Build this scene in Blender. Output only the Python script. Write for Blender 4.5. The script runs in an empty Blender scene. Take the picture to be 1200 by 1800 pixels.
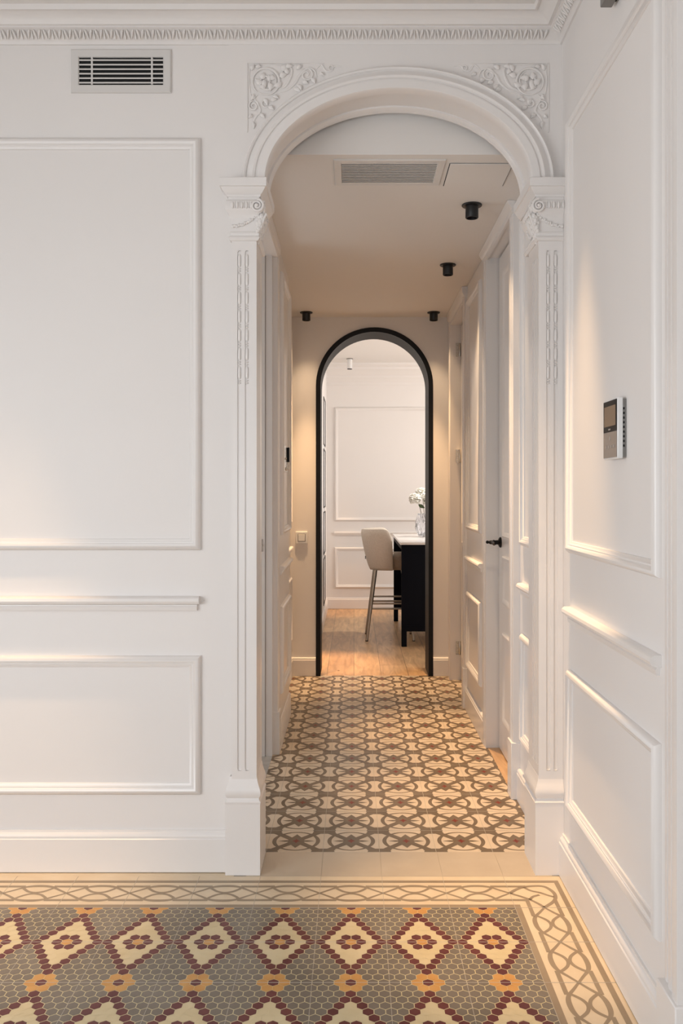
import bpy, bmesh, math, random
from mathutils import Vector
random.seed(7)
PI = math.pi
S = bpy.context.scene
COL = S.collection

# ------------------------------------------------------------------ camera, world, lights
cam_d = bpy.data.cameras.new('camera'); cam = bpy.data.objects.new('camera', cam_d); COL.objects.link(cam)
cam.location = (0, 0, 1.28); cam.rotation_euler = (PI/2, 0, 0)
cam_d.sensor_fit = 'VERTICAL'; cam_d.sensor_height = 36; cam_d.lens = 36*1550/1800
cam_d.shift_x = -22/1800; cam_d.shift_y = -36/1800
cam_d.clip_start = 0.05; cam_d.clip_end = 50
S.camera = cam
S.view_settings.view_transform = 'Standard'; S.view_settings.look = 'None'
S.view_settings.gamma = 1; S.view_settings.use_curve_mapping = False
S.view_settings.exposure = 0.85
W = bpy.data.worlds.new('world'); S.world = W; W.use_nodes = True
W.node_tree.nodes['Background'].inputs[0].default_value = (.85, .92, 1, 1)
W.node_tree.nodes['Background'].inputs[1].default_value = 0.4

def light(kind, name, loc, target, energy, color, **kw):
    d = bpy.data.lights.new(name, kind); d.energy = energy; d.color = color
    for k, v in kw.items(): setattr(d, k, v)
    o = bpy.data.objects.new(name, d); COL.objects.link(o); o.location = loc
    o.rotation_euler = (Vector(target)-Vector(loc)).to_track_quat('-Z', 'Y').to_euler()
    return o
WARM = (1, .70, .42); SOFTW = (1, .80, .62); DAY = (.93, .97, 1)
# area lights at added windows: behind the camera, left wall, kitchen
light('AREA', 'added_daylight_room', (-.9, -2.35, 1.1), (-.6, 3, .0), 12, DAY, shape='RECTANGLE', size=2.2, size_y=1.5)
light('AREA', 'added_daylight_side', (-2.45, .5, 1.10), (.7, 1.5, .1), 29, (.96, .98, 1), shape='RECTANGLE', size=2.0, size_y=1.5)  # added to brighten the right wall
light('AREA', 'added_daylight_kitchen', (2.9, 8.0, 1.6), (0, 8.2, 1.2), 35, (1, .93, .86), shape='RECTANGLE', size=1.8, size_y=1.5)
# added area light in the unseen side room, shining through the left hall doorway
light('AREA', 'added_daylight_side_room', (-1.75, 3.8, 1.1), (.7, 4.0, .5), 6, DAY, shape='RECTANGLE', size=1.0, size_y=1.5)
# recessed ceiling downlights of the room (above the frame)
for i, (x, y, e) in enumerate(((.485, 2.68, 165), (-1.17, 2.64, 115), (-1.0, .8, 6), (.1, .5, 6))):
    light('SPOT', 'room_downlight', (x, y, 2.83), (x, y, 0), e, (1, .64, .33), spot_size=math.radians(30), spot_blend=1, shadow_soft_size=.03)
for i, (x, y, e) in enumerate(((-.14, 6.60, 200), (-.10, 9.36, 75), (1.9, 7.3, 16))):
    light('SPOT', 'kitchen_downlight', (x, y, 2.60), (x, y, 0), e, (1, .60, .30), spot_size=math.radians(24), spot_blend=1, shadow_soft_size=.03)

light('SPOT', 'added_island_light', (.95, 7.75, 2.60), (.70, 8.05, .9), 70, (1, .93, .84), spot_size=math.radians(46), spot_blend=.8, shadow_soft_size=.04)  # added spot without a fixture, brightens worktop, vase and flowers

# ------------------------------------------------------------------ materials
def mat(name, col, rough=.5, metal=0., var=0., vscale=8., bump=0., bscale=200., spec=.5, col2=None, trans=0., coat=0.):
    m = bpy.data.materials.new(name); m.use_nodes = True
    nt = m.node_tree; b = nt.nodes['Principled BSDF']
    b.inputs['Roughness'].default_value = rough; b.inputs['Metallic'].default_value = metal
    b.inputs['Specular IOR Level'].default_value = spec
    b.inputs['Transmission Weight'].default_value = trans; b.inputs['Coat Weight'].default_value = coat
    c = (*col, 1)
    tc = nt.nodes.new('ShaderNodeTexCoord')
    if var > 0 or col2:
        n = nt.nodes.new('ShaderNodeTexNoise'); n.inputs['Scale'].default_value = vscale; n.inputs['Detail'].default_value = 6
        nt.links.new(tc.outputs['Object'], n.inputs['Vector'])
        r = nt.nodes.new('ShaderNodeValToRGB'); r.color_ramp.elements[0].position = .3; r.color_ramp.elements[1].position = .7
        r.color_ramp.elements[0].color = c
        r.color_ramp.elements[1].color = (*col2, 1) if col2 else tuple(min(1, x*(1+var)) for x in col)+(1,)
        nt.links.new(n.outputs['Fac'], r.inputs['Fac']); nt.links.new(r.outputs['Color'], b.inputs['Base Color'])
    else: b.inputs['Base Color'].default_value = c
    if bump:
        n = nt.nodes.new('ShaderNodeTexNoise'); n.inputs['Scale'].default_value = bscale
        nt.links.new(tc.outputs['Object'], n.inputs['Vector'])
        u = nt.nodes.new('ShaderNodeBump'); u.inputs['Strength'].default_value = bump; u.inputs['Distance'].default_value = .002
        nt.links.new(n.outputs['Fac'], u.inputs['Height']); nt.links.new(u.outputs['Normal'], b.inputs['Normal'])
    return m
M = {}
M['wall'] = mat('wall_paint', (.82, .79, .77), .55, var=.015, vscale=3, bump=.05, bscale=60)
M['gloss'] = mat('satin_lacquer', (.82, .79, .77), .28, var=.01, vscale=3)
M['plaster'] = mat('plaster', (.82, .79, .77), .5, bump=.06, bscale=120)
M['ceil'] = mat('ceiling_paint', (.78, .75, .72), .8)
M['cream'] = mat('cement_cream', (.66, .53, .37), .38, vscale=9, col2=(.72, .60, .44), bump=.05, spec=.3)
M['hcream'] = mat('cement_pale', (.60, .49, .37), .36, vscale=7, col2=(.68, .57, .44), bump=.05, spec=.3)
M['brown'] = mat('cement_brown', (.14, .10, .062), .36, vscale=7, col2=(.20, .15, .10), bump=.05, spec=.3)
M['bband'] = mat('cement_taupe', (.28, .21, .14), .40, vscale=7, col2=(.33, .26, .18), bump=.05, spec=.3)
M['red'] = mat('cement_red', (.17, .022, .012), .38, vscale=12, col2=(.22, .04, .02), spec=.3)
M['crimson'] = mat('cement_crimson', (.10, .022, .022), .36, vscale=14, col2=(.15, .04, .036), bump=.05, spec=.3)
M['ochre'] = mat('cement_ochre', (.52, .25, .065), .38, vscale=14, col2=(.60, .33, .11), bump=.05, spec=.3)
M['grey'] = mat('cement_grey', (.155, .125, .095), .36, vscale=5, col2=(.215, .18, .145), bump=.05, spec=.3)
M['hexcream'] = mat('cement_ivory', (.60, .48, .28), .38, vscale=10, col2=(.66, .55, .35), bump=.05, spec=.3)
M['hexline'] = mat('hex_joint', (.66, .57, .34), .5)
M['joint'] = mat('tile_joint', (.50, .45, .38), .8)
M['stone'] = mat('limestone_slab', (.50, .41, .31), .4, vscale=6, col2=(.57, .48, .37), bump=.05)
M['greystone'] = mat('grey_marble', (.30, .29, .28), .3, vscale=14, col2=(.46, .45, .43))
M['black'] = mat('black_metal', (.004, .004, .005), .45, spec=.25)
M['spot'] = mat('black_aluminium', (.006, .006, .007), .4)
M['dark'] = mat('painted_shade', (.01, .01, .01), .8)  # flat black painted in for shade in vents and panel gap
M['reveal'] = mat('black_steel', (.010, .009, .008), .5, spec=.12)
M['navy'] = mat('navy_lacquer', (.002, .003, .007), .55, spec=.1)
M['chrome'] = mat('brushed_nickel', (.62, .60, .56), .25, metal=1)
M['steel'] = mat('champagne_metal', (.42, .37, .31), .35, metal=1)
M['marble'] = mat('white_marble', (.72, .70, .68), .15, vscale=5, col2=(.80, .79, .78))
M['fabric'] = mat('beige_boucle', (.56, .50, .43), .9, vscale=90, col2=(.63, .57, .50), bump=.6, bscale=400)
M['seatfab'] = mat('taupe_velvet', (.30, .25, .20), .85, vscale=60, col2=(.36, .30, .25), bump=.3, bscale=400)
M['petal'] = mat('white_petal', (.93, .90, .80), .6, vscale=60, col2=(.96, .95, .92))
M['leaf'] = mat('green_leaf', (.03, .05, .02), .5, vscale=50, col2=(.06, .10, .03))
M['stem'] = mat('brown_stem', (.06, .045, .025), .6)
M['glass'] = mat('cut_crystal', (.96, .97, 1), .02, trans=.92, bump=.4, bscale=45)
M['glass'].node_tree.nodes['Principled BSDF'].inputs['IOR'].default_value = 1.5
M['screen'] = mat('tinted_screen', (.10, .075, .062), .12)
M['screen2'] = mat('touch_panel', (.24, .215, .20), .2)
M['icon'] = mat('printed_icon', (.36, .33, .31), .3)
M['white'] = mat('white_plastic', (.80, .80, .80), .35)
M['pane'] = mat('frosted_pane', (.62, .66, .70), .15)
M['lens'] = mat('amber_lens', (.20, .03, .01), .3)
M['vent'] = mat('vent_enamel', (.70, .68, .66), .4)
M['greybox'] = mat('grey_plastic', (.22, .21, .20), .5)

def wood_mat(name, c1, c2, pw, pl, dark, rough=.34):
    m = bpy.data.materials.new(name); m.use_nodes = True; nt = m.node_tree; b = nt.nodes['Principled BSDF']
    tc = nt.nodes.new('ShaderNodeTexCoord'); mp = nt.nodes.new('ShaderNodeMapping'); mp.inputs['Rotation'].default_value = (0, 0, PI/2)
    nt.links.new(tc.outputs['Object'], mp.inputs['Vector'])
    br = nt.nodes.new('ShaderNodeTexBrick'); br.inputs['Scale'].default_value = 1
    br.inputs['Brick Width'].default_value = pl; br.inputs['Row Height'].default_value = pw
    br.inputs['Mortar Size'].default_value = .0012; br.inputs['Mortar'].default_value = (*dark, 1)
    br.inputs['Color1'].default_value = (*c1, 1); br.inputs['Color2'].default_value = (*c2, 1); br.offset = .37
    nt.links.new(mp.outputs[0], br.inputs['Vector'])
    mp2 = nt.nodes.new('ShaderNodeMapping'); mp2.inputs['Scale'].default_value = (9, 1.2, 1)
    nt.links.new(tc.outputs['Object'], mp2.inputs['Vector'])
    n = nt.nodes.new('ShaderNodeTexNoise'); n.inputs['Scale'].default_value = 3; n.inputs['Detail'].default_value = 8; n.inputs['Distortion'].default_value = .6
    nt.links.new(mp2.outputs[0], n.inputs['Vector'])
    r = nt.nodes.new('ShaderNodeValToRGB'); r.color_ramp.elements[0].position = .3; r.color_ramp.elements[1].position = .75
    r.color_ramp.elements[0].color = (.66, .60, .55, 1); r.color_ramp.elements[1].color = (1.1, 1.08, 1.05, 1)
    nt.links.new(n.outputs['Fac'], r.inputs[0])
    v = nt.nodes.new('ShaderNodeTexVoronoi'); v.inputs['Scale'].default_value = 5
    mp3 = nt.nodes.new('ShaderNodeMapping'); mp3.inputs['Scale'].default_value = (1.6, .9, 1)
    nt.links.new(tc.outputs['Object'], mp3.inputs['Vector']); nt.links.new(mp3.outputs[0], v.inputs['Vector'])
    kr = nt.nodes.new('ShaderNodeValToRGB'); kr.color_ramp.elements[0].position = .03; kr.color_ramp.elements[1].position = .10
    kr.color_ramp.elements[0].color = (.35, .25, .18, 1); kr.color_ramp.elements[1].color = (1, 1, 1, 1)
    nt.links.new(v.outputs['Distance'], kr.inputs[0])
    def mul(a, c):
        x = nt.nodes.new('ShaderNodeMix'); x.data_type = 'RGBA'; x.blend_type = 'MULTIPLY'; x.inputs[0].default_value = 1
        nt.links.new(a, x.inputs[6]); nt.links.new(c, x.inputs[7]); return x.outputs[2]
    nt.links.new(mul(mul(br.outputs['Color'], r.outputs[0]), kr.outputs[0]), b.inputs['Base Color'])
    b.inputs['Roughness'].default_value = rough
    return m
M['oak'] = wood_mat('oak_boards', (.74, .50, .28), (.60, .38, .20), .19, 1.3, (.10, .06, .03))

# ------------------------------------------------------------------ mesh helpers
class MB:
    def __init__(s): s.v = []; s.f = []; s.m = []
    def add(s, vs, fs, mi=0):
        n = len(s.v); s.v += [tuple(p) for p in vs]; s.f += [tuple(i+n for i in f) for f in fs]; s.m += [mi]*len(fs); return s
    def box(s, x0, x1, y0, y1, z0, z1, mi=0):
        vs = [(x, y, z) for z in (z0, z1) for y in (y0, y1) for x in (x0, x1)]
        return s.add(vs, [(0, 2, 3, 1), (4, 5, 7, 6), (0, 1, 5, 4), (2, 6, 7, 3), (0, 4, 6, 2), (1, 3, 7, 5)], mi)
    def grid(s, rows, closed_u=False, closed_v=False, mi=0, caps=False):
        nr, nc = len(rows), len(rows[0]); vs = [p for r in rows for p in r]; fs = []
        for i in range(nr if closed_u else nr-1):
            for j in range(nc if closed_v else nc-1):
                a = i*nc+j; b = i*nc+(j+1) % nc; c = ((i+1) % nr)*nc+(j+1) % nc; d = ((i+1) % nr)*nc+j
                fs.append((a, b, c, d))
        if caps: fs.append(tuple(range(nc))); fs.append(tuple((nr-1)*nc+k for k in range(nc))[::-1])
        return s.add(vs, fs, mi)
    def sweep(s, O, U, V, N, pts, prof, closed=False, mi=0):
        """profile (a: offset to the left of the path, b: height along N), mitred corners"""
        O, U, V, N = Vector(O), Vector(U), Vector(V), Vector(N); n = len(pts); rows = []
        for i, p in enumerate(pts):
            p = Vector(p); pr = Vector(pts[i-1]) if (closed or i > 0) else None; nx = Vector(pts[(i+1) % n]) if (closed or i < n-1) else None
            d1 = (p-pr).normalized() if pr is not None else None; d2 = (nx-p).normalized() if nx is not None else None
            if d1 is None: d1 = d2
            if d2 is None: d2 = d1
            n1 = Vector((-d1.y, d1.x)); n2 = Vector((-d2.y, d2.x)); mt = (n1+n2); mt = mt/mt.length_squared*2 if mt.length > 1e-6 else n1
            rows.append([O+U*(p.x+mt.x*a)+V*(p.y+mt.y*a)+N*b for a, b in prof])
        return s.grid(rows, closed_u=closed, closed_v=True, mi=mi, caps=not closed)
    def tube(s, pts, r, seg=10, mi=0, flat=(1, 1, 1)):
        pts = [Vector(p) for p in pts]; rs = r if isinstance(r, (list, tuple)) else [r]*len(pts); rows = []
        ref = None
        for i, p in enumerate(pts):
            t = (pts[min(i+1, len(pts)-1)]-pts[max(i-1, 0)]).normalized()
            if ref is None: ref = Vector((0, 0, 1)) if abs(t.z) < .9 else Vector((1, 0, 0))
            a = (ref-t*ref.dot(t)).normalized(); ref = a; b = t.cross(a)
            rows.append([p+Vector([(a*math.cos(q)+b*math.sin(q))[k]*rs[i]*flat[k] for k in range(3)]) for q in [2*PI*j/seg for j in range(seg)]])
        return s.grid(rows, closed_v=True, mi=mi, caps=True)
    def lathe(s, c, prof, seg=32, mi=0, axis='Z', mod=None):
        rows = []
        for r, h in prof:
            row = []
            for j in range(seg):
                t = 2*PI*j/seg; rr = r*(mod(t, h) if mod else 1); p = (rr*math.cos(t), rr*math.sin(t), h)
                if axis == 'Y': p = (p[0], p[2], p[1])
                if axis == 'X': p = (p[2], p[0], p[1])
                row.append((c[0]+p[0], c[1]+p[1], c[2]+p[2]))
            rows.append(row)
        return s.grid(rows, closed_v=True, mi=mi, caps=True)
    def ball(s, c, r, seg=12, rings=8, rot=None, mi=0):
        r = (r, r, r) if not isinstance(r, (tuple, list)) else r; rows = []
        for i in range(rings+1):
            ph = -PI/2+PI*i/rings; cr = max(math.cos(ph), .02); row = []
            for j in range(seg):
                t = 2*PI*j/seg; p = Vector((r[0]*cr*math.cos(t), r[1]*cr*math.sin(t), r[2]*math.sin(ph)))
                if rot: p.rotate(rot)
                row.append(Vector(c)+p)
            rows.append(row)
        return s.grid(rows, closed_v=True, mi=mi, caps=True)
    def build(s, name, mats, parent=None, smooth=True, ang=38, bevel=0):
        me = bpy.data.meshes.new(name); me.from_pydata(s.v, [], s.f)
        if not isinstance(mats, (list, tuple)): mats = [mats]
        for m in mats: me.materials.append(M[m] if isinstance(m, str) else m)
        me.polygons.foreach_set('material_index', s.m)
        bm = bmesh.new(); bm.from_mesh(me); bmesh.ops.recalc_face_normals(bm, faces=bm.faces); bm.to_mesh(me); bm.free()
        if smooth:
            me.polygons.foreach_set('use_smooth', [True]*len(me.polygons)); me.set_sharp_from_angle(angle=math.radians(ang))
        me.update(); o = bpy.data.objects.new(name, me); COL.objects.link(o)
        if parent: o.parent = parent; o.matrix_parent_inverse = parent.matrix_basis.inverted()
        if bevel:
            b = o.modifiers.new('bevel', 'BEVEL'); b.width = bevel; b.segments = 2; b.limit_method = 'ANGLE'
        return o
def struct(o): o['kind'] = 'structure'; return o
def thing(name, label, cat, loc=(0, 0, 0), group=None):
    o = bpy.data.objects.new(name, None); COL.objects.link(o); o.location = loc; o.empty_display_size = .05
    bpy.context.view_layer.update()
    o['label'] = label; o['category'] = cat
    if group: o['group'] = group
    return o
def tag(o, label, cat, group=None):
    o['label'] = label; o['category'] = cat
    if group: o['group'] = group
    return o
XA, YA, ZA = (1, 0, 0), (0, 1, 0), (0, 0, 1)
TRIM = [0]
def trim_name(): TRIM[0] += 1; return 'trim_%d' % TRIM[0]

# ------------------------------------------------------------------ key planes (metres)
YF = 2.975      # room face of the arch wall
YB = 3.13       # hall face of the arch wall
XR = .70        # right wall of the room
XL = -2.5
YBACK = -2.4
CX = .1455      # centre of the arch
ZC = 2.862      # room ceiling
HC = 2.49       # hall ceiling
YE, YK = 6.12, 6.40   # far hall wall, both faces
ZS = 2.32       # springing of the arch

# ------------------------------------------------------------------ floors
def hexagon(cx, cy, w, h):   # pointed top, w wide, rows h apart
    R = h*2/3
    return [(cx, cy+R), (cx-w/2, cy+R/2), (cx-w/2, cy-R/2), (cx, cy-R), (cx+w/2, cy-R/2), (cx+w/2, cy+R/2)]
def clip(poly, x0, x1, y0, y1):
    for ax, lim, sg in ((0, x0, 1), (0, x1, -1), (1, y0, 1), (1, y1, -1)):
        out = []
        for i in range(len(poly)):
            a, b = poly[i-1], poly[i]; ia = sg*(a[ax]-lim) >= 0; ib = sg*(b[ax]-lim) >= 0
            if ia != ib:
                t = (lim-a[ax])/(b[ax]-a[ax]); out.append((a[0]+t*(b[0]-a[0]), a[1]+t*(b[1]-a[1])))
            if ib: out.append(b)
        poly = out
        if len(poly) < 3: return []
    return poly
def flat(mb, poly, z, mi):
    if len(poly) >= 3: mb.add([(p[0], p[1], z) for p in poly], [tuple(range(len(poly)))], mi)
def ribbon(mb, pts, w, z, mi):
    """flat strip along a 2-D path; w a number or one value per point"""
    n = len(pts); ws = w if isinstance(w, (list, tuple)) else [w]*n; L = []; R = []
    for i in range(n):
        a = Vector(pts[max(i-1, 0)]); b = Vector(pts[min(i+1, n-1)]); d = (b-a).normalized(); nn = Vector((-d.y, d.x))*ws[i]/2
        p = Vector(pts[i]); L.append(p+nn); R.append(p-nn)
    for i in range(n-1): flat(mb, [L[i], R[i], R[i+1], L[i+1]], z, mi)
def spline(pts, k=8):
    out = []; P = [Vector(p) for p in pts]; n = len(P)
    for i in range(n-1):
        p0 = P[i-1] if i else P[0]*2-P[1]; p1 = P[i]; p2 = P[i+1]; p3 = P[i+2] if i+2 < n else P[-1]*2-P[-2]
        for j in range(k):
            t = j/k; out.append(.5*((2*p1)+(p2-p0)*t+(2*p0-5*p1+4*p2-p3)*t*t+(3*p1-p0-3*p2+p3)*t**3))
    out.append(P[-1]); return out

TW = .2017; PY = .207; BX = .4957; BY = 2.712
fl = MB(); mats_f = ['hexline', 'cream', 'bband', 'grey', 'crimson', 'ochre', 'hexcream', 'joint']
fl.add([(XL, YBACK, 0), (BX, YBACK, 0), (BX, BY, 0), (XL, BY, 0)], [(0, 1, 2, 3)], 0)
fl.add([(XL, YBACK, -.06), (XR+.4, YBACK, -.06), (XR+.4, 2.932, -.06), (XL, 2.932, -.06)], [(3, 2, 1, 0)], 7)
fl.box(XL, XR, 2.932, YF, -.06, -.001, 7)
hw = TW/7; hh = PY/8
yl, yh, xl, xh = .6, BY, -2.1, BX
cx0 = BX-TW/2; cy0 = BY-PY
r0 = int((yl-cy0)/hh)-1
for r in range(r0, 10):
    y = cy0+r*hh
    rr = r % 16
    if rr > 8: rr -= 16
    half = .5 if r % 2 else 0
    for c in range(-92, 6):
        xi = c+half; x = cx0+xi*hw
        if x < xl-.03 or x > xh+.03: continue
        u = (xi+3.5) % 7-3.5; au = abs(u); ar = abs(rr)
        if ar == 8: mi = 4 if au < .1 else (5 if abs(au-1) < .1 else 3)
        elif ar == 7: mi = 5 if abs(au-.5) < .1 else 3
        else:
            edge = 3-ar*.5
            if abs(au-edge) < .1: mi = 4
            elif au > edge: mi = 3
            elif ar == 0: mi = 5 if au < .1 else (4 if abs(au-1) < .1 else 6)
            elif ar == 1: mi = 4 if abs(au-.5) < .1 else 6
            else: mi = 6
        g = .0011 if mi in (3, 4) else .0004
        flat(fl, clip(hexagon(x, y, hw-2*g, hh-2*g*.87), xl, xh, yl, yh), .0003, mi)
flat(fl, [(XL, YBACK), (BX, YBACK), (BX, yl), (XL, yl)], .0003, 3)
flat(fl, [(XL, yl), (xl, yl), (xl, BY), (XL, BY)], .0003, 3)
# border strip: across the arch wall, then down the right wall
BWX = XR-BX; BWY = 2.932-BY
flat(fl, [(XL, BY), (BX, BY), (XR, BY), (XR, 2.932), (XL, 2.932)], 0, 1)
flat(fl, [(BX, YBACK), (XR+.4, YBACK), (XR+.4, BY), (BX, BY)], 0, 1)
kx = .92
def Lband(o0, o1, z=.0003, mi=2):
    x0, x1 = BX+o0*kx, BX+o1*kx; y0, y1 = BY+o0, BY+o1
    flat(fl, [(XL, y0), (x0, y0), (x1, y1), (XL, y1)], z, mi)
    flat(fl, [(x0, YBACK), (x1, YBACK), (x1, y1), (x0, y0)], z, mi)
Lband(0, .020); Lband(.172, .189)
def guilloche(T, z=.0003):
    """T maps (t along 0..1, v across -1..1) to the floor"""
    for sg in (1, -1):
        ribbon(fl, [T(*p) for p in spline([(0, 0), (.14, .42*sg), (.27, .82*sg), (.38, .98*sg), (.5, 1.02*sg), (.62, .98*sg), (.73, .82*sg), (.86, .42*sg), (1, 0)])], [.008+.0065*math.sin(PI*i/64)**2 for i in range(65)], z+.00005*(sg+1), 2)
        ribbon(fl, [T(*p) for p in spline([(.24, .84*sg), (.30, .52*sg), (.39, .20*sg), (.5, .07*sg), (.61, .20*sg), (.70, .52*sg), (.76, .84*sg)])], .0098, z+.00015+.00005*sg, 2)
        ribbon(fl, [T(-.27, .95*sg), T(.27, .95*sg)], .0125, z+.0003, 2)
cY = BY+.0975; hwY = .050
k = 0; x = BX-TW
while x > -2.3:
    guilloche(lambda t, v, x=x: Vector((x+t*TW, cY+v*hwY))); x -= TW
cXb = BX+.0975*kx; hwX = .047; y = BY-PY
while y > -.4:
    guilloche(lambda t, v, y=y: Vector((cXb+v*hwX, y+t*PY))); y -= PY
A = (BX, cY); B = (cXb, BY)
for pts, w in (([A, (BX+.028, cY+.028), (BX+.06, cY+.046), (BX+.11, cY+.05), (cXb+.042, cY+.030), (cXb+.052, cY-.01), (cXb+.040, BY+.045), B], .0125),
               ([A, (BX+.03, cY-.022), (BX+.055, cY-.044), (cXb-.012, BY+.024), B], .010),
               ([(BX+.052, cY+.044), (BX+.070, cY+.018), (BX+.098, cY+.003), (BX+.115, cY-.012), (cXb+.045, cY-.026)], .010),
               ([(BX+.055, cY-.044), (BX+.07, cY-.024), (BX+.092, cY-.012)], .010)):
    ribbon(fl, spline(pts), w, .0004, 2)
ribbon(fl, [(BX-.27*TW, cY+.0475), (BX+.06, cY+.0475)], .0125, .00062, 2)
ribbon(fl, [(BX-.27*TW, cY-.0475), (BX+.052, cY-.0475)], .0125, .00062, 2)
ribbon(fl, [(cXb-.044, BY-.27*PY), (cXb-.044, BY+.05)], .0125, .00065, 2)
ribbon(fl, [(cXb+.044, BY-.27*PY), (cXb+.044, BY+.05)], .0125, .00065, 2)
# joints between the tiles
for i in range(0, 15):
    x = BX-i*TW+random.uniform(-.0006, .0006); fl.box(x-.0006, x+.0006, -.3, 2.932, -.01, .0008, 7)
for i in range(0, 15):
    y = BY-i*PY; fl.box(XL, XR, y-.0006, y+.0006, -.01, .0008, 7)
fl.box(XL, -.4, 2.932, YF, -.001, .0002, 1)
struct(fl.build('floor', mats_f, smooth=False))

# plain stone strip under the arch
st = MB(); xs = [-.36, BX-4*TW, BX-3*TW, BX-2*TW, BX-TW, BX, .66]
for a, b in zip(xs[:-1], xs[1:]): st.box(a+.0006, b-.0006, 2.9325, 3.1285, -.05, .0006)
st.box(-.36, .66, 2.932, 3.129, -.06, -.0006, 1)
struct(st.build('floor', ['stone', 'joint'], smooth=False))

# hall floor of patterned cement tiles
hf = MB(); HT = .2012; HX0 = .0903; hm = ['hcream', 'brown', 'red', 'joint']
hf.add([(-.7, 3.1285, 0), (1.0, 3.1285, 0), (1.0, 6.13, 0), (-.7, 6.13, 0)], [(0, 1, 2, 3)], 0)
hf.add([(-.7, 3.1285, -.06), (1.0, 3.1285, -.06), (1.0, 6.13, -.06), (-.7, 6.13, -.06)], [(3, 2, 1, 0)], 0)
def tile(cx, cy, s, sy):
    def P(x, y): return (cx+x*s, cy+y*sy)
    z = .0003
    for sg in (1, -1):
        w = .085
        flat(hf, [P(-.5+w, -.5*sg), P(.5, .5*sg-w*sg), P(.5, .5*sg), P(.5-w, .5*sg), P(-.5, -.5*sg+w*sg), P(-.5, -.5*sg)], z+.00003*sg, 1)
    n = 40
    for i in range(n):
        a, b = 2*PI*i/n, 2*PI*(i+1)/n
        flat(hf, [P(.36*math.cos(a), .395*math.sin(a)), P(.435*math.cos(a), .425*math.sin(a)), P(.435*math.cos(b), .425*math.sin(b)), P(.36*math.cos(b), .395*math.sin(b))], z+.00009, 1)
    for sx in (1, -1):
        for sy_ in (1, -1):
            flat(hf, [P(.33*sx, .31*sy_), P(.36*sx, .345*sy_), P(.5*sx, .345*sy_), P(.5*sx, .5*sy_), P(.285*sx, .5*sy_), P(.305*sx, .43*sy_), P(.28*sx, .40*sy_)], z+.00013, 1)
        flat(hf, [P(.04*sx, .045), P(.16*sx, .032), P(.20*sx, .036), P(.33*sx, 0), P(.20*sx, -.036), P(.16*sx, -.032), P(.04*sx, -.045)], z+.00017, 1)
    flat(hf, [P(0, .31), P(-.085, .17), P(-.19, .13), P(-.12, 0), P(-.19, -.13), P(-.085, -.17), P(0, -.31), P(.085, -.17), P(.19, -.13), P(.12, 0), P(.19, .13), P(.085, .17)], z+.00021, 1)
    flat(hf, [P(0, .10), P(-.025, .035), P(-.075, 0), P(-.025, -.035), P(0, -.10), P(.025, -.035), P(.075, 0), P(.025, .035)], z+.00027, 2)
for i in range(-4, 5):
    for j in range(15):
        tile(HX0-HT/2+i*HT, 3.1285+(j+.5)*.2, HT, .2)
for i in range(-4, 5): hf.box(HX0+i*HT-.0007, HX0+i*HT+.0007, 3.1285, 6.128, -.01, .0008, 3)
for j in range(0, 15): hf.box(-.7, 1.0, 3.1285+j*.2-.0006, 3.1285+j*.2+.0006, -.01, .0008, 3)
struct(hf.build('floor', hm, smooth=False))
kf = MB(); kf.box(-.6, 3.3, 6.13, 9.9, -.06, 0); struct(kf.build('floor', 'oak', smooth=False))
# thresholds in the doorways of the hall
ts = MB(); ts.box(-.60, -.395, 3.14, 4.27, -.02, .0016); struct(ts.build(trim_name(), 'greystone', smooth=False))
ts = MB(); ts.box(.668, .90, 3.742, 4.40, -.02, .0016); struct(ts.build(trim_name(), 'oak', smooth=False))

# ------------------------------------------------------------------ moulding profiles
FR = [(0, 0), (0, .007), (.004, .013), (.009, .018), (.015, .020), (.021, .017), (.024, .011), (.028, .011), (.030, .008), (.036, .006), (.038, .003), (.038, 0)]
def frame(rect, O, U, V, N, prof=FR, name=None):
    """picture-frame moulding; rect = outer edges u0,u1,v0,v1"""
    u0, u1, v0, v1 = rect; b = MB(); b.sweep(O, U, V, N, [(u0, v0), (u1, v0), (u1, v1), (u0, v1)], prof, closed=True)
    return struct(b.build(name or trim_name(), 'gloss'))
BASEP = [(0, .003), (.018, .003), (.018, .112), (.014, .115), (.015, .120), (.013, .128), (.007, .133), (.006, .140), (0, .140)]
RAILP = [(0, .879), (.009, .879), (.011, .885), (.012, .892), (.009, .895), (.013, .900), (.024, .904), (.028, .912), (.026, .921), (.018, .927), (0, .927)]
def rail(pts, prof, name=None, m='gloss'):
    b = MB(); b.sweep((0, 0, 0), XA, YA, ZA, pts, prof); return struct(b.build(name or trim_name(), m))

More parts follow.
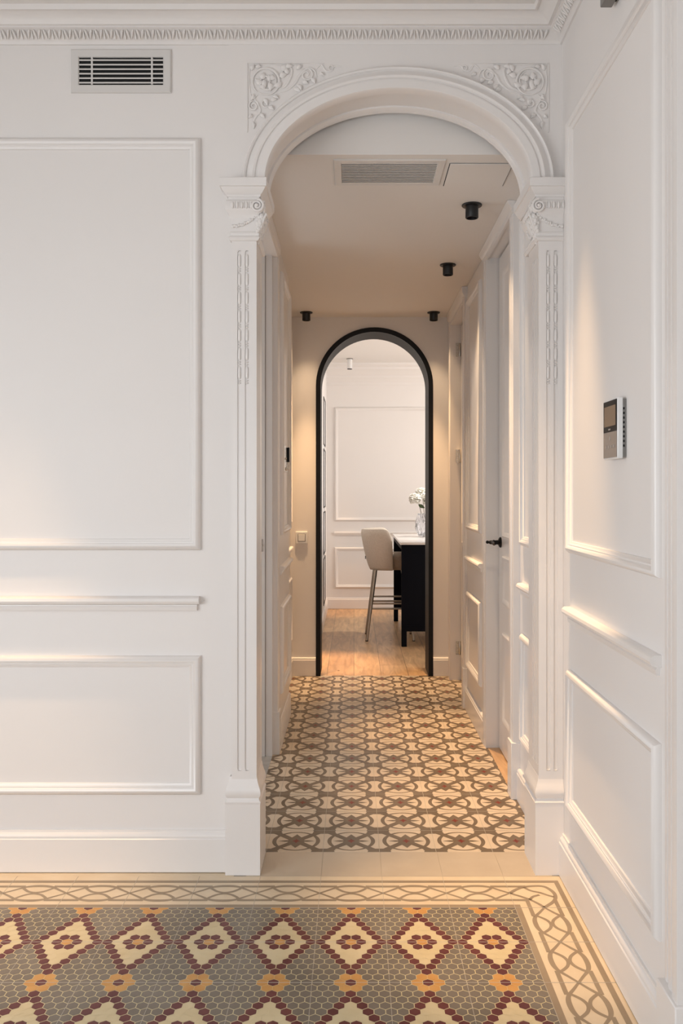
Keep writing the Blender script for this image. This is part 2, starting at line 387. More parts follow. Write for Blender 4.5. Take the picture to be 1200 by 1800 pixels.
# ------------------------------------------------------------------ room shell
def arch_wall(x0, x1, z1, y0, y1, cx, spring, ea, eb, half, mi=0, n=48):
    """wall slab with an arched opening; the jambs sit at cx±half, the arch is an ellipse ea×eb"""
    mb = MB(); arc = [(cx-ea*math.cos(PI*i/n), spring+eb*math.sin(PI*i/n)) for i in range(n+1)]
    for y, flip in ((y0, 0), (y1, 1)):
        def q(ps):
            mb.add([(p[0], y, p[1]) for p in ps], [tuple(range(len(ps)))], mi)
        q([(x0, 0), (cx-half, 0), (cx-half, spring), (x0, spring)]); q([(cx+half, 0), (x1, 0), (x1, spring), (cx+half, spring)])
        q([(x0, spring), (cx-ea, spring), (cx-ea, z1), (x0, z1)]); q([(cx+ea, spring), (x1, spring), (x1, z1), (cx+ea, z1)])
        for i in range(n): a, b = arc[i], arc[i+1]; q([a, b, (b[0], z1), (a[0], z1)])
    full = [(cx-half, 0), (cx-half, spring)]+arc+[(cx+half, spring), (cx+half, 0)]
    mb.grid([[(p[0], y0, p[1]) for p in full], [(p[0], y1, p[1]) for p in full]], mi=mi)
    ol = [(x0, 0), (x0, z1), (x1, z1), (x1, 0)]
    mb.grid([[(p[0], y0, p[1]) for p in ol], [(p[0], y1, p[1]) for p in ol]], mi=mi)
    return mb
struct(arch_wall(XL-.15, XR+.12, ZC+.1, YF, YB, CX, ZS, .458, .317, .490).build('wall_front', 'wall', ang=30))
# the arch bay stands a few millimetres proud of the wall
bay = MB(); n = 48; z1 = 2.79
arc = [(CX+.0045-.50*math.cos(PI*i/n), ZS+.36*math.sin(PI*i/n)) for i in range(n+1)]
for y in (YF-.005,):
    bay.add([(-.422, y, ZS), (arc[0][0], y, ZS), (arc[0][0], y, z1), (-.422, y, z1)], [(0, 1, 2, 3)])
    bay.add([(arc[-1][0], y, ZS), (XR, y, ZS), (XR, y, z1), (arc[-1][0], y, z1)], [(0, 1, 2, 3)])
    for i in range(n): a, b = arc[i], arc[i+1]; bay.add([(a[0], y, a[1]), (b[0], y, b[1]), (b[0], y, z1), (a[0], y, z1)], [(0, 1, 2, 3)])
    bay.add([(-.422, y, ZS), (-.422, y, z1), (-.422, YF+.001, z1), (-.422, YF+.001, ZS)], [(0, 1, 2, 3)])
struct(bay.build(trim_name(), 'wall', smooth=False))
w = MB(); w.box(XR, XR+.12, YBACK-.15, YF, 0, ZC+.1); struct(w.build('wall_right', 'wall', smooth=False))
w = MB(); w.box(XL-.15, XL, YBACK-.15, -.5, 0, ZC+.1); w.box(XL-.15, XL, 1.5, YF, 0, ZC+.1); w.box(XL-.15, XL, -.5, 1.5, 0, .4); w.box(XL-.15, XL, -.5, 1.5, 1.9, ZC+.1); struct(w.build('wall_left', 'wall', smooth=False))
w = MB()
w.box(XL, -2.05, YBACK-.15, YBACK, 0, ZC+.1); w.box(.25, XR, YBACK-.15, YBACK, 0, ZC+.1)
w.box(-2.05, .25, YBACK-.15, YBACK, 0, .4); w.box(-2.05, .25, YBACK-.15, YBACK, 2.5, ZC+.1)
struct(w.build('wall_back', 'wall', smooth=False))
w = MB(); w.box(XL-.15, XR+.12, YBACK-.15, YB, ZC, ZC+.1); struct(w.build('ceiling', 'ceil', smooth=False))
# added window behind the camera, out of view: frame with glazing bars
w = MB()
for x in (-2.05, -1.5, -.93, -.35, .20): w.box(x, x+.05, YBACK-.11, YBACK-.06, .4, 2.5)
for z in (.4, 1.8, 2.45): w.box(-2.05, .25, YBACK-.11, YBACK-.06, z, z+.05)
struct(w.build('window_1', 'gloss', smooth=False))
# cornice with its row of carved leaves
CORN = [(0, 2.785), (.007, 2.785), (.010, 2.792), (.016, 2.796), (.038, 2.820), (.046, 2.822), (.046, 2.828), (.058, 2.826), (.066, 2.838), (.085, 2.848), (.100, 2.850), (.106, 2.846), (.112, 2.846), (.114, 2.856), (.116, 2.864), (0, 2.864)]
c = MB(); c.sweep((0, 0, 0), XA, YA, ZA, [(XR, YBACK), (XR, YF), (XL, YF), (XL, YBACK)], CORN)
def leafrow(p, d, nrm, count, step):
    for i in range(count):
        q = Vector(p)+Vector(d)*(step*(i+.5))+Vector(nrm)*.030+Vector((0, 0, 2.807))
        for sg in (1, -1):
            t0 = q+Vector(d)*(sg*.011)+Vector(nrm)*.009+Vector((0, 0, .011)); t1 = q+Vector(d)*(sg*.002)-Vector(nrm)*.009+Vector((0, 0, -.012))
            c.tube([t0, t0.lerp(t1, .3)+Vector(nrm)*.003, t0.lerp(t1, .7)+Vector(nrm)*.001, t1], [.002, .0042, .0032, .0012], seg=6)
        e = q+Vector(d)*(step/2); c.tube([e+Vector(nrm)*.007+Vector((0, 0, .008)), e-Vector(nrm)*.008+Vector((0, 0, -.012))], [.0015, .0035], seg=5)
leafrow((XR-.05, YF, 0), (-1, 0, 0), (0, -1, 0), 90, .0345)
leafrow((XR, YF-.05, 0), (0, -1, 0), (-1, 0, 0), 60, .0345)
struct(c.build(trim_name(), 'plaster'))

# left part of the arch wall: two framed panels, chair rail, baseboard
WL = ((0, YF, 0), XA, ZA, (0, -1, 0))
frame((-2.35, -.5165, 1.083, 2.47), *WL)
frame((-2.35, -.5165, .26, .727), *WL)
b = MB(); b.sweep((0, 0, 0), XA, YA, ZA, [(-.520, YF), (-2.45, YF)], RAILP[5:]+[(0, .900)])
b.sweep((0, 0, 0), XA, YA, ZA, [(-.528, YF), (-2.45, YF)], RAILP[:5]+[(.009, .901), (0, .901)]); struct(b.build(trim_name(), 'gloss'))
rail([(-.429, YF), (XL, YF)], BASEP, 'baseboard_front')
# right wall
WR = ((XR, 0, 0), YA, ZA, (-1, 0, 0))
frame((2.006, 2.855, 1.083, 2.475), *WR)
frame((2.006, 2.855, .255, .705), *WR)
RAILR = [(a, b-.020) for a, b in RAILP]
b = MB(); b.sweep((0, 0, 0), XA, YA, ZA, [(XR, 2.006), (XR, 2.862)], RAILR[5:]+[(0, .880)])
b.sweep((0, 0, 0), XA, YA, ZA, [(XR, 2.016), (XR, 2.85)], RAILR[:5]+[(.009, .881), (0, .881)]); struct(b.build(trim_name(), 'gloss'))
rail([(XR, 1.95), (XR, 2.945)], BASEP, 'baseboard_right')
# casing of the doorway nearest the camera on the right wall
b = MB(); prof = [(0, 0), (0, .008), (.006, .013), (.015, .015), (.024, .015), (.026, .009), (.032, .009), (.034, .016), (.046, .019), (.060, .019), (.062, .014), (.070, .014), (.073, .022), (.085, .025), (.11, .025), (.11, 0)]
b.grid([[(XR-p, 1.955-a, z) for a, p in prof] for z in (.20, 2.84)], closed_v=True, caps=True)
dc = b.build(trim_name(), 'gloss'); struct(dc)
b = MB(); b.box(.668, XR, 1.835, 1.952, 0, .205); struct(b.build('plinth_block', 'gloss', dc, bevel=.003))

# ------------------------------------------------------------------ pilasters with carved capitals
def pilaster(mir):
    def X(x): return x if not mir else min(2*CX-x, XR-.0005)
    class P(MB):
        def build(s, *a, **k):
            s.v = [(X(p[0]), p[1], p[2]) for p in s.v]; return MB.build(s, *a, **k)
    t = thing('pilaster', 'white fluted pilaster with carved capital %s' % ('on the right of the archway, against the side wall' if mir else 'on the left of the archway'), 'pilaster', (X(-.37), 3.03, 0), 'pilasters flanking the archway')
    # plinth
    b = P(); b.box(-.429, -.313, 2.9385, 3.125, .0007, .236); 
    b.sweep((0, 0, 0), XA, YA, ZA, [(-.420, YF), (-.420, 2.9475), (-.3215, 2.9475), (-.3215, 3.125)][::-1], [(-.001, .236), (.012-.003, .236), (.0105, .244), (.006, .248), (.004, .256), (.009, .266), (.010, .276), (.007, .288), (.002, .300), (-.001, .31), (-.004, .326), (-.02, .326), (-.02, .236)])
    b.box(-.412, -.328, 2.96, 3.12, .236, .326)
    b.build('plinth', 'gloss', t)
    # shaft: recessed core and raised fillets leave the flutes
    b = P(); x0, x1, y0, y1 = -.409, -.326, 2.950, 3.115; zf0, zf1 = .347, 2.085
    b.box(x0, x1-.006, y0+.0042, y1, .3, 2.125)
    fl_ = [(.019, .032), (.044, .057)]
    edges = [0]+[e for f in fl_ for e in f]+[x1-x0]
    for a, c_ in zip(edges[0::2], edges[1::2]): b.box(x0+a, min(x0+c_, x1-.0065), y0, y0+.0065, zf0, zf1)
    b.box(x0, x1-.0065, y0, y0+.0065, .3, zf0); b.box(x0, x1-.0065, y0, y0+.0065, zf1, 2.125)
    def corner(u, w, z, up):       # rounded ends of the flutes
        n = 8
        for i in range(n):
            a0, a1 = PI*i/n, PI*(i+1)/n; c0 = (u+w/2-w/2*math.cos(a0), z+up*(-w/2+w/2*math.sin(a0))); c1 = (u+w/2-w/2*math.cos(a1), z+up*(-w/2+w/2*math.sin(a1)))
            b.add([(c0[0], y0, c0[1]), (c1[0], y0, c1[1]), (c1[0], y0, z+up*.001), (c0[0], y0, z+up*.001)], [(0, 1, 2, 3)])
            b.add([(c0[0], y0, c0[1]), (c1[0], y0, c1[1]), (c1[0], y0+.006, c1[1]), (c0[0], y0+.006, c0[1])], [(0, 1, 2, 3)])
    for a, c_ in fl_: corner(x0+a, c_-a, zf1, 1); corner(x0+a, c_-a, zf0, -1)
    # inner side with five narrow flutes
    ye = [0, .016, .024, .036, .044, .056, .064, .076, .084, .096, .104, .165]
    for a, c_ in zip(ye[0::2], ye[1::2]): b.box(x1-.0065, x1, y0+a, min(y0+c_, y1), .36, 2.07)
    b.box(x1-.0065, x1, y0, y1, .3, .36); b.box(x1-.0065, x1, y0, y1, 2.07, 2.125)
    b.build('shaft', 'gloss', t)
    # bead and reel lying in the upper flutes
    for a, c_ in fl_:
        b = P(); cx = x0+(a+c_)/2; z = 2.075
        for k in range(7):
            b.tube([(cx, y0+.004, z), (cx, y0+.004, z-.003), (cx, y0+.004, z-.007), (cx, y0+.004, z-.037), (cx, y0+.004, z-.041), (cx, y0+.004, z-.044)], [.0015, .004, .0055, .0055, .004, .0015], seg=10)
            for q in (.049, .057): b.ball((cx, y0+.004, z-q), (.0052, .005, .0032), 10, 6)
            z -= .0625
        b.build('bead_string', 'gloss', t)
    # capital
    b = P()
    U_ = [(-.409, YF), (-.409, 2.950), (-.326, 2.950), (-.326, 3.15)][::-1]
    b.sweep((0, 0, 0), XA, YA, ZA, U_, [(-.01, 2.118), (.004, 2.118), (.008, 2.122), (.010, 2.127), (.008, 2.132), (.003, 2.135), (.003, 2.140), (.006, 2.144), (.004, 2.149), (-.01, 2.149)])
    b.sweep((0, 0, 0), XA, YA, ZA, U_, [(-.02, 2.149), (.001, 2.149), (.002, 2.17), (.004, 2.19), (.009, 2.205), (.015, 2.215), (.019, 2.222), (.019, 2.245), (.016, 2.250), (.010, 2.253), (.010, 2.262), (-.02, 2.262)])
    b.box(-.40, -.33, 2.955, 3.15, 2.12, 2.30)
    nk = b.build('capital', 'plaster', t)
    b = P()
    b.sweep((0, 0, 0), XA, YA, ZA, [(-.411, YF), (-.411, 2.948), (-.324, 2.948), (-.324, 3.205)][::-1], [(-.03, 2.262), (.012, 2.262), (.013, 2.268), (.018, 2.272), (.026, 2.282), (.030, 2.290), (.034, 2.291), (.035, 2.318), (.033, 2.32), (-.03, 2.32)])
    b.box(-.405, -.33, 2.955, 3.2, 2.262, 2.3195)
    b.build('abacus', 'plaster', nk)
    b = P()    # egg row
    for i in range(5):
        x = -.404+i*.0155; b.ball((x, 2.931, 2.232), (.0058, .006, .012), 10, 6); b.tube([(x+.0078, 2.930, 2.245), (x+.0078, 2.929, 2.222)], [.0012, .0024], seg=6)
    b.build('egg_row', 'plaster', nk); b = P()
    for i in range(7):
        y = 2.99+i*.0175; b.ball((-.307, y, 2.232), (.006, .0066, .012), 10, 6)
    b.build('egg_row', 'plaster', nk)
    # corner volutes
    b = P()
    for (cx, cy, cz, axis) in ((-.322, 2.927, 2.229, 'Y'), (-.302, 2.953, 2.229, 'X')):
        pts = []; rs = []
        for i in range(44):
            a = i/43*2.1*2*PI; r = .022*(1-i/43*.86)
            du, dv = r*math.cos(a+PI/2), r*math.sin(a+PI/2)
            pts.append((cx-du, cy-.0008*i/8, cz+dv) if axis == 'Y' else (cx+.0008*i/8, cy-du, cz+dv)); rs.append(.0046*(1-i/43*.5))
        b.tube(pts, rs, seg=8)
        b.ball((cx, cy-.004 if axis == 'Y' else cy, cz), .006, 10, 6)
    b.ball((-.314, 2.94, 2.229), (.014, .014, .022), 12, 8)
    b.build('volute', 'plaster', nk)
    # swag of fruit on the front, and on the side
    b = P()
    for i in range(13):
        f = i/12; x = -.404+f*.078; z = 2.166+.034*f**2.0+.002*math.sin(i*2.3); b.ball((x, 2.945, z), (.0056+.0015*math.sin(i*1.7), .005, .0052+.0012*math.cos(i*2.1)), 8, 6)
    b.build('swag', 'plaster', nk); b = P()
    for i in range(15):
        f = i/14; y = 2.985+f*.13; z = 2.196-.04*math.sin(PI*f)+.002*math.sin(i*2.3); b.ball((-.321, y, z), (.0052, .0058, .0055), 8, 6)
    b.build('swag', 'plaster', nk)
    # acanthus leaf on the corner, curling outward
    b = P(); rnd = random.Random(3)
    dirv = Vector((.80, -.10, 0)).normalized(); base = Vector((-.328, 2.975, 2.128))
    for row, (zz, out, wdt) in enumerate(((0, .002, .010), (.014, .007, .017), (.030, .013, .022), (.046, .019, .026), (.062, .026, .024), (.076, .030, .016))):
        for k in range(-2, 3):
            side = Vector((0, 1, 0)); p = base+dirv*(out*(1-.12*abs(k)))+side*(wdt*k*.62)+Vector((0, 0, zz+.004*abs(k)))
            b.ball(p, (.0085, .0075, .0115), 8, 6)
            b.ball(p+Vector((.002, .002*k, -.010)), (.005, .0035, .006), 8, 5)
    for k in range(-2, 3):
        b.tube([base+Vector((0, .006*k, 0)), base+Vector((.016, .014*k, .03)), base+Vector((.028, .018*k, .06)), base+Vector((.034, .016*k, .076)), base+Vector((.038, .012*k, .068))], [.003, .004, .004, .005, .002], seg=7)
    for k in range(8):
        b.ball((-.322+.003*(k % 3), 2.945-.002*(k % 2), 2.150+.009*k), (.007, .006, .007), 8, 6)
    b.build('acanthus_leaf', 'plaster', nk)
    return t
pilaster(False); pilaster(True)

# ------------------------------------------------------------------ arch mouldings
def ellipse_sweep(name, prof, cx, ea, eb, n=72, m='gloss', parent=None):
    b = MB(); rows = []
    for i in range(n+1):
        t = PI*i/n; rows.append([(cx-(ea+k)*math.cos(t), y, ZS+(eb+k)*math.sin(t)) for k, y in prof])
    b.grid(rows, closed_v=True, caps=True); return b.build(name, m, parent)
ar = thing('archivolt', 'broad white moulded arch band over the near archway', 'arch moulding', (CX, YF, ZS))
ellipse_sweep('arch_moulding', [(0, YF+.01), (0, YF-.030), (.003, YF-.034), (.028, YF-.034), (.030, YF-.029), (.034, YF-.029), (.037, YF-.034), (.044, YF-.036), (.052, YF-.032), (.060, YF-.024), (.066, YF-.022), (.068, YF-.028), (.073, YF-.031), (.078, YF-.026), (.078, YF+.001)], CX+.003, .444, .305, parent=ar)
ellipse_sweep('soffit_rib', [(.016, YB-.030), (.006, YB-.030), (.002, YB-.022), (0, YB-.012), (.004, YB-.008), (.0, YB-.002), (.002, YB+.010), (.016, YB+.012)], CX, .444, .305, parent=ar)

def spandrel(mir):
    Y0 = YF-.006
    def X(x): return x if not mir else 2*(CX+.002)-x
    t = thing('spandrel_ornament', 'carved white scroll relief in the %s corner above the archway' % ('right' if mir else 'left'), 'relief ornament', (X(-.36), Y0, 2.72), 'carved reliefs above the archway')
    class P(MB):
        def build(s, *a, **k):
            s.v = [(X(p[0]), p[1], p[2]) for p in s.v]; return MB.build(s, *a, **k)
    def px(u, v): return (-.359+(u-433)*.0019, 2.722-(v-105)*.0019)
    def tb(mb, pts, r, k=6, dy=0):
        sp = spline([px(*p) for p in pts], k); n = len(sp)
        rr = [max(.0008, r*math.sin(PI*min(max((i+1.5)/(n+2), 0), 1))**.55) for i in range(n)]
        mb.tube([(p.x, Y0-dy, p.y) for p in sp], rr, seg=7, flat=(1, .8, 1))
    def spiral(mb, c, r, turns, a0, w, sg=1, r1=.15):
        pts = []; n = int(26*turns)
        for i in range(n+1):
            f = i/n; a = a0+sg*f*turns*2*PI; q = r*(1-(1-r1)*f); pts.append((c[0]+q*math.cos(a), c[1]+q*math.sin(a)))
        tb(mb, pts, w, 2, .002)
    def leaf(mb, c, l, wd, ang, dy=.002):
        p = px(*c); a = math.radians(ang); from_ = Vector((p[0], Y0-dy, p[1]))
        d = Vector((math.cos(a), 0, math.sin(a))); nn = Vector((-math.sin(a), 0, math.cos(a)))
        rows = []
        for i in range(9):
            f = i/8; ww = wd*.0019*math.sin(PI*f**.8)+.0004; cc = from_+d*(l*.0019*f)+nn*(.25*l*.0019*math.sin(PI*f)*.5)
            rows.append([cc+nn*ww*q+Vector((0, -.0055*(1-q*q)*math.sin(PI*(f*.9+.05))-.001, 0)) for q in (-1, -.5, 0, .5, 1)]+[cc+Vector((0, .004, 0))])
        mb.grid(rows, closed_v=True, caps=True)
    b = P()   # main rosette ring with curled leaf inside
    spiral(b, (466, 138), 24, 1.0, 2.2, .0042, 1, .97); spiral(b, (467, 138), 19, 1.35, -1.2, .0036, 1, .25)
    for a, l in ((20, 15), (95, 12), (150, 16), (215, 13), (300, 15)): leaf(b, (466+6*math.cos(math.radians(a)), 138+6*math.sin(math.radians(a))), l, 5, -a-60, .003)
    b.ball((px(463, 142)[0], Y0-.003, px(463, 142)[1]), (.009, .006, .014), 10, 8)
    b.ball((px(472, 132)[0], Y0-.003, px(472, 132)[1]), (.008, .007, .011), 10, 8)
    b.build('rosette', 'plaster', t)
    b = P()   # scroll branches along the top and down the side
    tb(b, [(488, 152), (500, 146), (508, 134), (512, 118), (506, 109)], .0046)
    tb(b, [(484, 158), (504, 152), (518, 140), (526, 126), (540, 114), (552, 118), (556, 130)], .0044)
    spiral(b, (538, 126), 13, 1.5, -2.4, .0036, 1, .2)
    tb(b, [(554, 116), (564, 108), (572, 118), (582, 118), (588, 110), (600, 110)], .0032)
    spiral(b, (582, 113), 6, 1.0, 1.0, .002, 1, .3)
    tb(b, [(452, 160), (446, 168), (452, 178), (456, 190), (448, 200), (443, 212), (445, 218)], .0042)
    spiral(b, (444, 181), 10, 1.6, -.6, .0036, -1, .2)
    spiral(b, (465, 176), 8, 1.3, .6, .003, 1, .25)
    tb(b, [(438, 110), (436, 130), (437, 150), (440, 166)], .0025)
    tb(b, [(440, 108), (470, 107), (500, 108), (530, 107)], .0022)
    b.build('scroll_branch', 'plaster', t)
    b = P()
    for c_, l, wd, an in (((496, 120), 15, 5, 60), ((490, 130), 14, 5, 20), ((494, 140), 16, 5, 200), ((505, 125), 12, 4, 100), ((516, 150), 14, 4, -30), ((522, 143), 14, 4, -60), ((530, 138), 12, 4, -20),
                          ((500, 113), 14, 4, 10), ((520, 116), 12, 4, 30), ((546, 132), 12, 4, -50), ((560, 124), 10, 3, -20), ((440, 118), 12, 4, 60), ((444, 160), 12, 4, 250), ((462, 168), 14, 4, -60), ((470, 182), 12, 4, -30),
                          ((474, 172), 12, 3.5, 10), ((455, 195), 12, 3.5, -40), ((442, 208), 14, 3, -80), ((441, 195), 10, 3, 230), ((478, 164), 12, 3.5, -20), ((448, 112), 10, 3.5, 0)):
        b = P(); leaf(b, c_, l, wd, an); b.build('leaf', 'plaster', t)
    b = P()   # thin straight edge of the field
    x0, z0 = px(433, 105); b.box(x0-.0015, x0+.0015, Y0-.002, Y0+.002, 2.49, z0); b.box(x0, -.10, Y0-.002, Y0+.002, z0-.0015, z0+.0015)
    b.build('border_fillet', 'plaster', t)
spandrel(False); spandrel(True)

# ------------------------------------------------------------------ vents, access panel
def wall_vent():
    t = thing('air_vent', 'white louvred air vent high on the wall left of the archway', 'air vent', (-.784, YF, 2.696))
    x0, x1, z0, z1 = -.952, -.616, 2.623, 2.769; gx0, gx1, gz0, gz1 = -.925, -.641, 2.650, 2.742
    b = MB(); b.sweep((0, YF, 0), XA, ZA, (0, -1, 0), [(x0, z0), (x1, z0), (x1, z1), (x0, z1)], [(0, 0), (0, .006), (.003, .009), (.024, .009), (.0265, .006), (.0265, .0005), (.0265, 0)], closed=True)
    b.build('vent_frame', 'vent', t)
    b = MB(); b.box(gx0, gx1, YF-.0015, YF-.0005, gz0, gz1); b.build('vent_shade', 'dark', t)  # dark sheet on the wall, painted shade behind the louvres
    for k in range(6):
        z = gz1-.009-k*.0152; b = MB(); b.add([(gx0, YF-.009, z), (gx1, YF-.009, z), (gx1, YF-.003, z+.004), (gx0, YF-.003, z+.004), (gx0, YF-.009, z-.0045), (gx1, YF-.009, z-.0045), (gx1, YF-.0025, z), (gx0, YF-.0025, z)], [(0, 1, 2, 3), (4, 5, 1, 0), (7, 6, 5, 4), (3, 2, 6, 7), (0, 3, 7, 4), (1, 5, 6, 2)]); b.build('louvre', 'vent', t, smooth=False)
    for x in (-.882, -.680): b = MB(); b.box(x-.003, x+.003, YF-.0075, YF-.003, gz0, gz1); b.build('vent_rib', 'vent', t)
wall_vent()
def ceil_vent():
    t = thing('air_vent', 'white slatted return vent set in the hall ceiling', 'air vent', (.13, 3.34, HC))
    x0, x1, y0, y1 = -.075, .335, 3.21, 3.475; g = (-.046, .308, 3.237, 3.448)
    b = MB(); b.sweep((0, 0, HC), XA, YA, (0, 0, -1), [(x0, y0), (x1, y0), (x1, y1), (x0, y1)], [(0, 0), (0, .003), (.002, .005), (.026, .005), (.028, .003), (.028, 0)], closed=True); b.build('vent_frame', 'vent', t)
    b = MB(); b.box(g[0], g[1], g[2], g[3], HC-.0015, HC-.0005); b.build('vent_shade', 'dark', t)  # black sheet under the ceiling, painted shade between the slats
    k = 0; y = g[2]+.004
    while y < g[3]-.006: b = MB(); b.box(g[0], g[1], y, y+.0075, HC-.0045, HC-.003); b.build('louvre', 'vent', t, smooth=False); y += .0165
ceil_vent()
t = MB(); x0, x1, y0, y1 = .355, .585, 3.25, 3.49
t.box(x0, x1, y0, y1, HC-.004, HC-.0005)
ap = tag(t.build('access_panel', 'ceil', smooth=False), 'flush square access panel in the hall ceiling beside the vent', 'access panel')
b = MB()
for (a, c_, d, e) in ((x0-.003, x0, y0, y1), (x1, x1+.003, y0, y1), (x0, x1, y0-.0015, y0), (x0, x1, y1, y1+.0015)): b.box(a, c_, d, e, HC-.0012, HC-.0004)
b.build('edge_shade', 'dark', ap, smooth=False)  # dark strips paint the shade of the gap around the panel
b = MB(); b.box(.658, .690, 2.30, 2.36, 2.574, 2.64); t = thing('sensor_box', 'small grey box high on the right wall, cut by the top edge', 'sensor', (.69, 2.32, 2.6))
b.build('housing', 'greybox', t, bevel=.003); b = MB(); b.box(.690, .6995, 2.305, 2.355, 2.588, 2.63); b.build('wall_bracket', 'black', t)

# ------------------------------------------------------------------ intercom on the right wall
t = thing('intercom', 'white wall intercom with dark glass screen on the right wall', 'intercom', (.69, 2.36, 1.445))
y0, y1, z0, z1 = 2.262, 2.388, 1.365, 1.523
b = MB(); b.box(.688, .6995, y0+.004, y1-.004, z0+.004, z1-.004); b.build('back_plate', 'greybox', t)
b = MB(); b.box(.6755, .6905, y0, y1, z0, z1); b.build('body', 'white', t, bevel=.003)
b = MB(); b.box(.6742, .6756, y0+.004, y1-.004, 1.437, z1-.004); s_ = b.build('screen_glass', 'black', t)
b = MB(); b.box(.6737, .6743, y0+.012, y1-.012, 1.452, z1-.018); b.build('display', 'screen', s_)
b = MB(); b.box(.6742, .6756, y0+.004, y1-.004, z0+.004, 1.4365); k_ = b.build('touch_panel', 'screen2', t)
for (yy, zz, r) in ((2.325, 1.420, .006), (2.290, 1.398, .0045), (2.312, 1.398, .0045), (2.335, 1.398, .0045), (2.358, 1.398, .0045)):
    b = MB(); b.lathe((.6742, yy, zz), [(r, -.0006), (r, 0)], 16, axis='X'); b.build('touch_icon', 'icon', k_)
b = MB(); b.box(.6733, .6738, 2.318, 2.336, 1.4415, 1.4455); b.build('brand_mark', 'icon', s_)
b = MB()
for k in range(9): b.box(.690, .6952, y0-.0004+.004, y0+.005, 1.395+k*.012, 1.401+k*.012)
b.build('speaker_slots', 'black', t)

# ------------------------------------------------------------------ hall walls
def wallbox(name, *a): b = MB(); b.box(*a); return struct(b.build(name, 'wall', smooth=False))
XPL = -.372; XPR = .668
w = MB(); w.box(-.60, XPL-.02, YB, 3.30, 0, HC+.4); w.box(-.60, XPL, 4.36, 5.05, 0, HC+.02); w.box(-.60, XPL-.01, 3.25, 4.37, 2.42, HC+.02)
w.box(-.60, -.44, 5.05, YE, 0, HC+.02); w.box(-.60, -.395, 4.27, 4.36, 0, HC+.02); w.box(-.75, -.60, 4.27, YE, 0, HC+.02); w.box(-.75, -.60, YB, 3.30, 0, HC+.4); w.box(-.75, -.60, 3.30, 4.27, 2.42, HC+.02)
struct(w.build('wall_hall_left', 'gloss', smooth=False))
w = MB(); w.box(-1.95, -1.85, 3.0, 4.7, 0, 2.6); w.box(-1.95, -.75, 3.0, 3.14, 0, 2.6); w.box(-1.95, -.75, 4.6, 4.7, 0, 2.6); w.box(-1.95, -.75, 3.0, 4.7, 2.5, 2.6); struct(w.build('wall_side_room', 'wall', smooth=False))
w = MB(); w.box(-1.95, -.60, 3.0, 4.7, -.05, .0010); struct(w.build('floor', 'greystone', smooth=False))
w = MB(); w.box(.690, .90, YB, 3.68, 0, HC+.4); w.box(XPR, .90, 4.48, 5.22, 0, HC+.02); w.box(.660, .90, 5.99, YE, 0, HC+.02)
w.box(XPR, .90, 3.68, 4.48, 2.445, HC+.02); w.box(XPR, .90, 5.22, 5.99, 2.41, HC+.02); w.box(.90, 1.0, YB, YE, 0, HC+.02)
struct(w.build('wall_hall_right', 'gloss', smooth=False))
w = MB(); w.box(-.6, .9, 3.17, 3.25, HC+.003, ZC+.1); struct(w.build(trim_name(), 'ceil', smooth=False))
w = MB(); w.box(-.75, 1.0, 3.168, YE, HC, HC+.08); struct(w.build('ceiling', 'ceil', smooth=False))
HL = ((XPL, 0, 0), YA, ZA, (1, 0, 0)); HR = ((XPR, 0, 0), YA, ZA, (-1, 0, 0))
for (pl, a, c_) in ((HL, 4.44, 4.99), (HR, 4.60, 5.15)):
    frame((a, c_, 1.06, 2.39), *pl); frame((a, c_, .26, .70), *pl)
HN = ((.690, 0, 0), YA, ZA, (-1, 0, 0)); frame((3.22, 3.60, 1.06, 2.39), *HN); frame((3.22, 3.60, .26, .70), *HN)
HF = ((-.44, 0, 0), YA, ZA, (1, 0, 0)); frame((5.55, 6.03, 1.06, 2.39), *HF); frame((5.55, 6.03, .26, .70), *HF)
RB = [(0, .86), (.009, .86), (.011, .866), (.012, .872), (.009, .876), (.013, .880), (.022, .884), (.026, .892), (.024, .900), (.016, .905), (0, .905)]
rail([(XPL, 5.02), (XPL, 4.42)], RB); rail([(XPR, 4.58), (XPR, 5.17)], RB); rail([(.690, 3.20), (.690, 3.62)], RB); rail([(-.44, 6.06), (-.44, 5.5)], RB)
HB = [(0, .002), (.011, .002), (.011, .112), (.009, .115), (.0095, .120), (.008, .126), (.004, .130), (0, .130)]
HB2 = [(a*1.45, b_) for a, b_ in HB]
rail([(XPL, 5.05), (XPL, 4.36)], HB, 'baseboard_left'); rail([(XPR, 4.48), (XPR, 5.22)], HB2, 'baseboard_right')
rail([(.690, YB), (.690, 3.68)], HB2, 'baseboard_right'); rail([(-.44, YE), (-.44, 5.06)], HB2, 'baseboard_left')
# casings
def casing(y0, y1, xf, x1, z1=2.49, plinth=None, side=-1):
    b = MB(); d = y1-y0
    prof = [(0, 0), (0, .010), (.1*d, .013), (.32*d, .013), (.36*d, .008), (.46*d, .008), (.5*d, .014), (.85*d, .016), (d, .012), (d, 0)]
    b.grid([[(xf-side*(.016-p), y0+a, z) for a, p in prof]+[(x1, y1, z), (x1, y0, z)] for z in (0, z1)], closed_v=True, caps=True)
    o = struct(b.build(trim_name(), 'gloss'))
    if plinth:
        b = MB(); xx = sorted((xf+side*.004, x1)); b.box(xx[0], xx[1], y0-.004, y1+.004, 0, plinth); struct(b.build('plinth_block', 'gloss', o, bevel=.002))
    return o
casing(3.665, 3.745, .656, .88, plinth=.236)
casing(4.40, 4.49, .652, .88)
casing(5.205, 5.265, .646, .88, plinth=.235)
casing(5.985, 6.045, .646, .88)
casing(4.29, 4.365, -.366, -.58, plinth=.208, side=1)
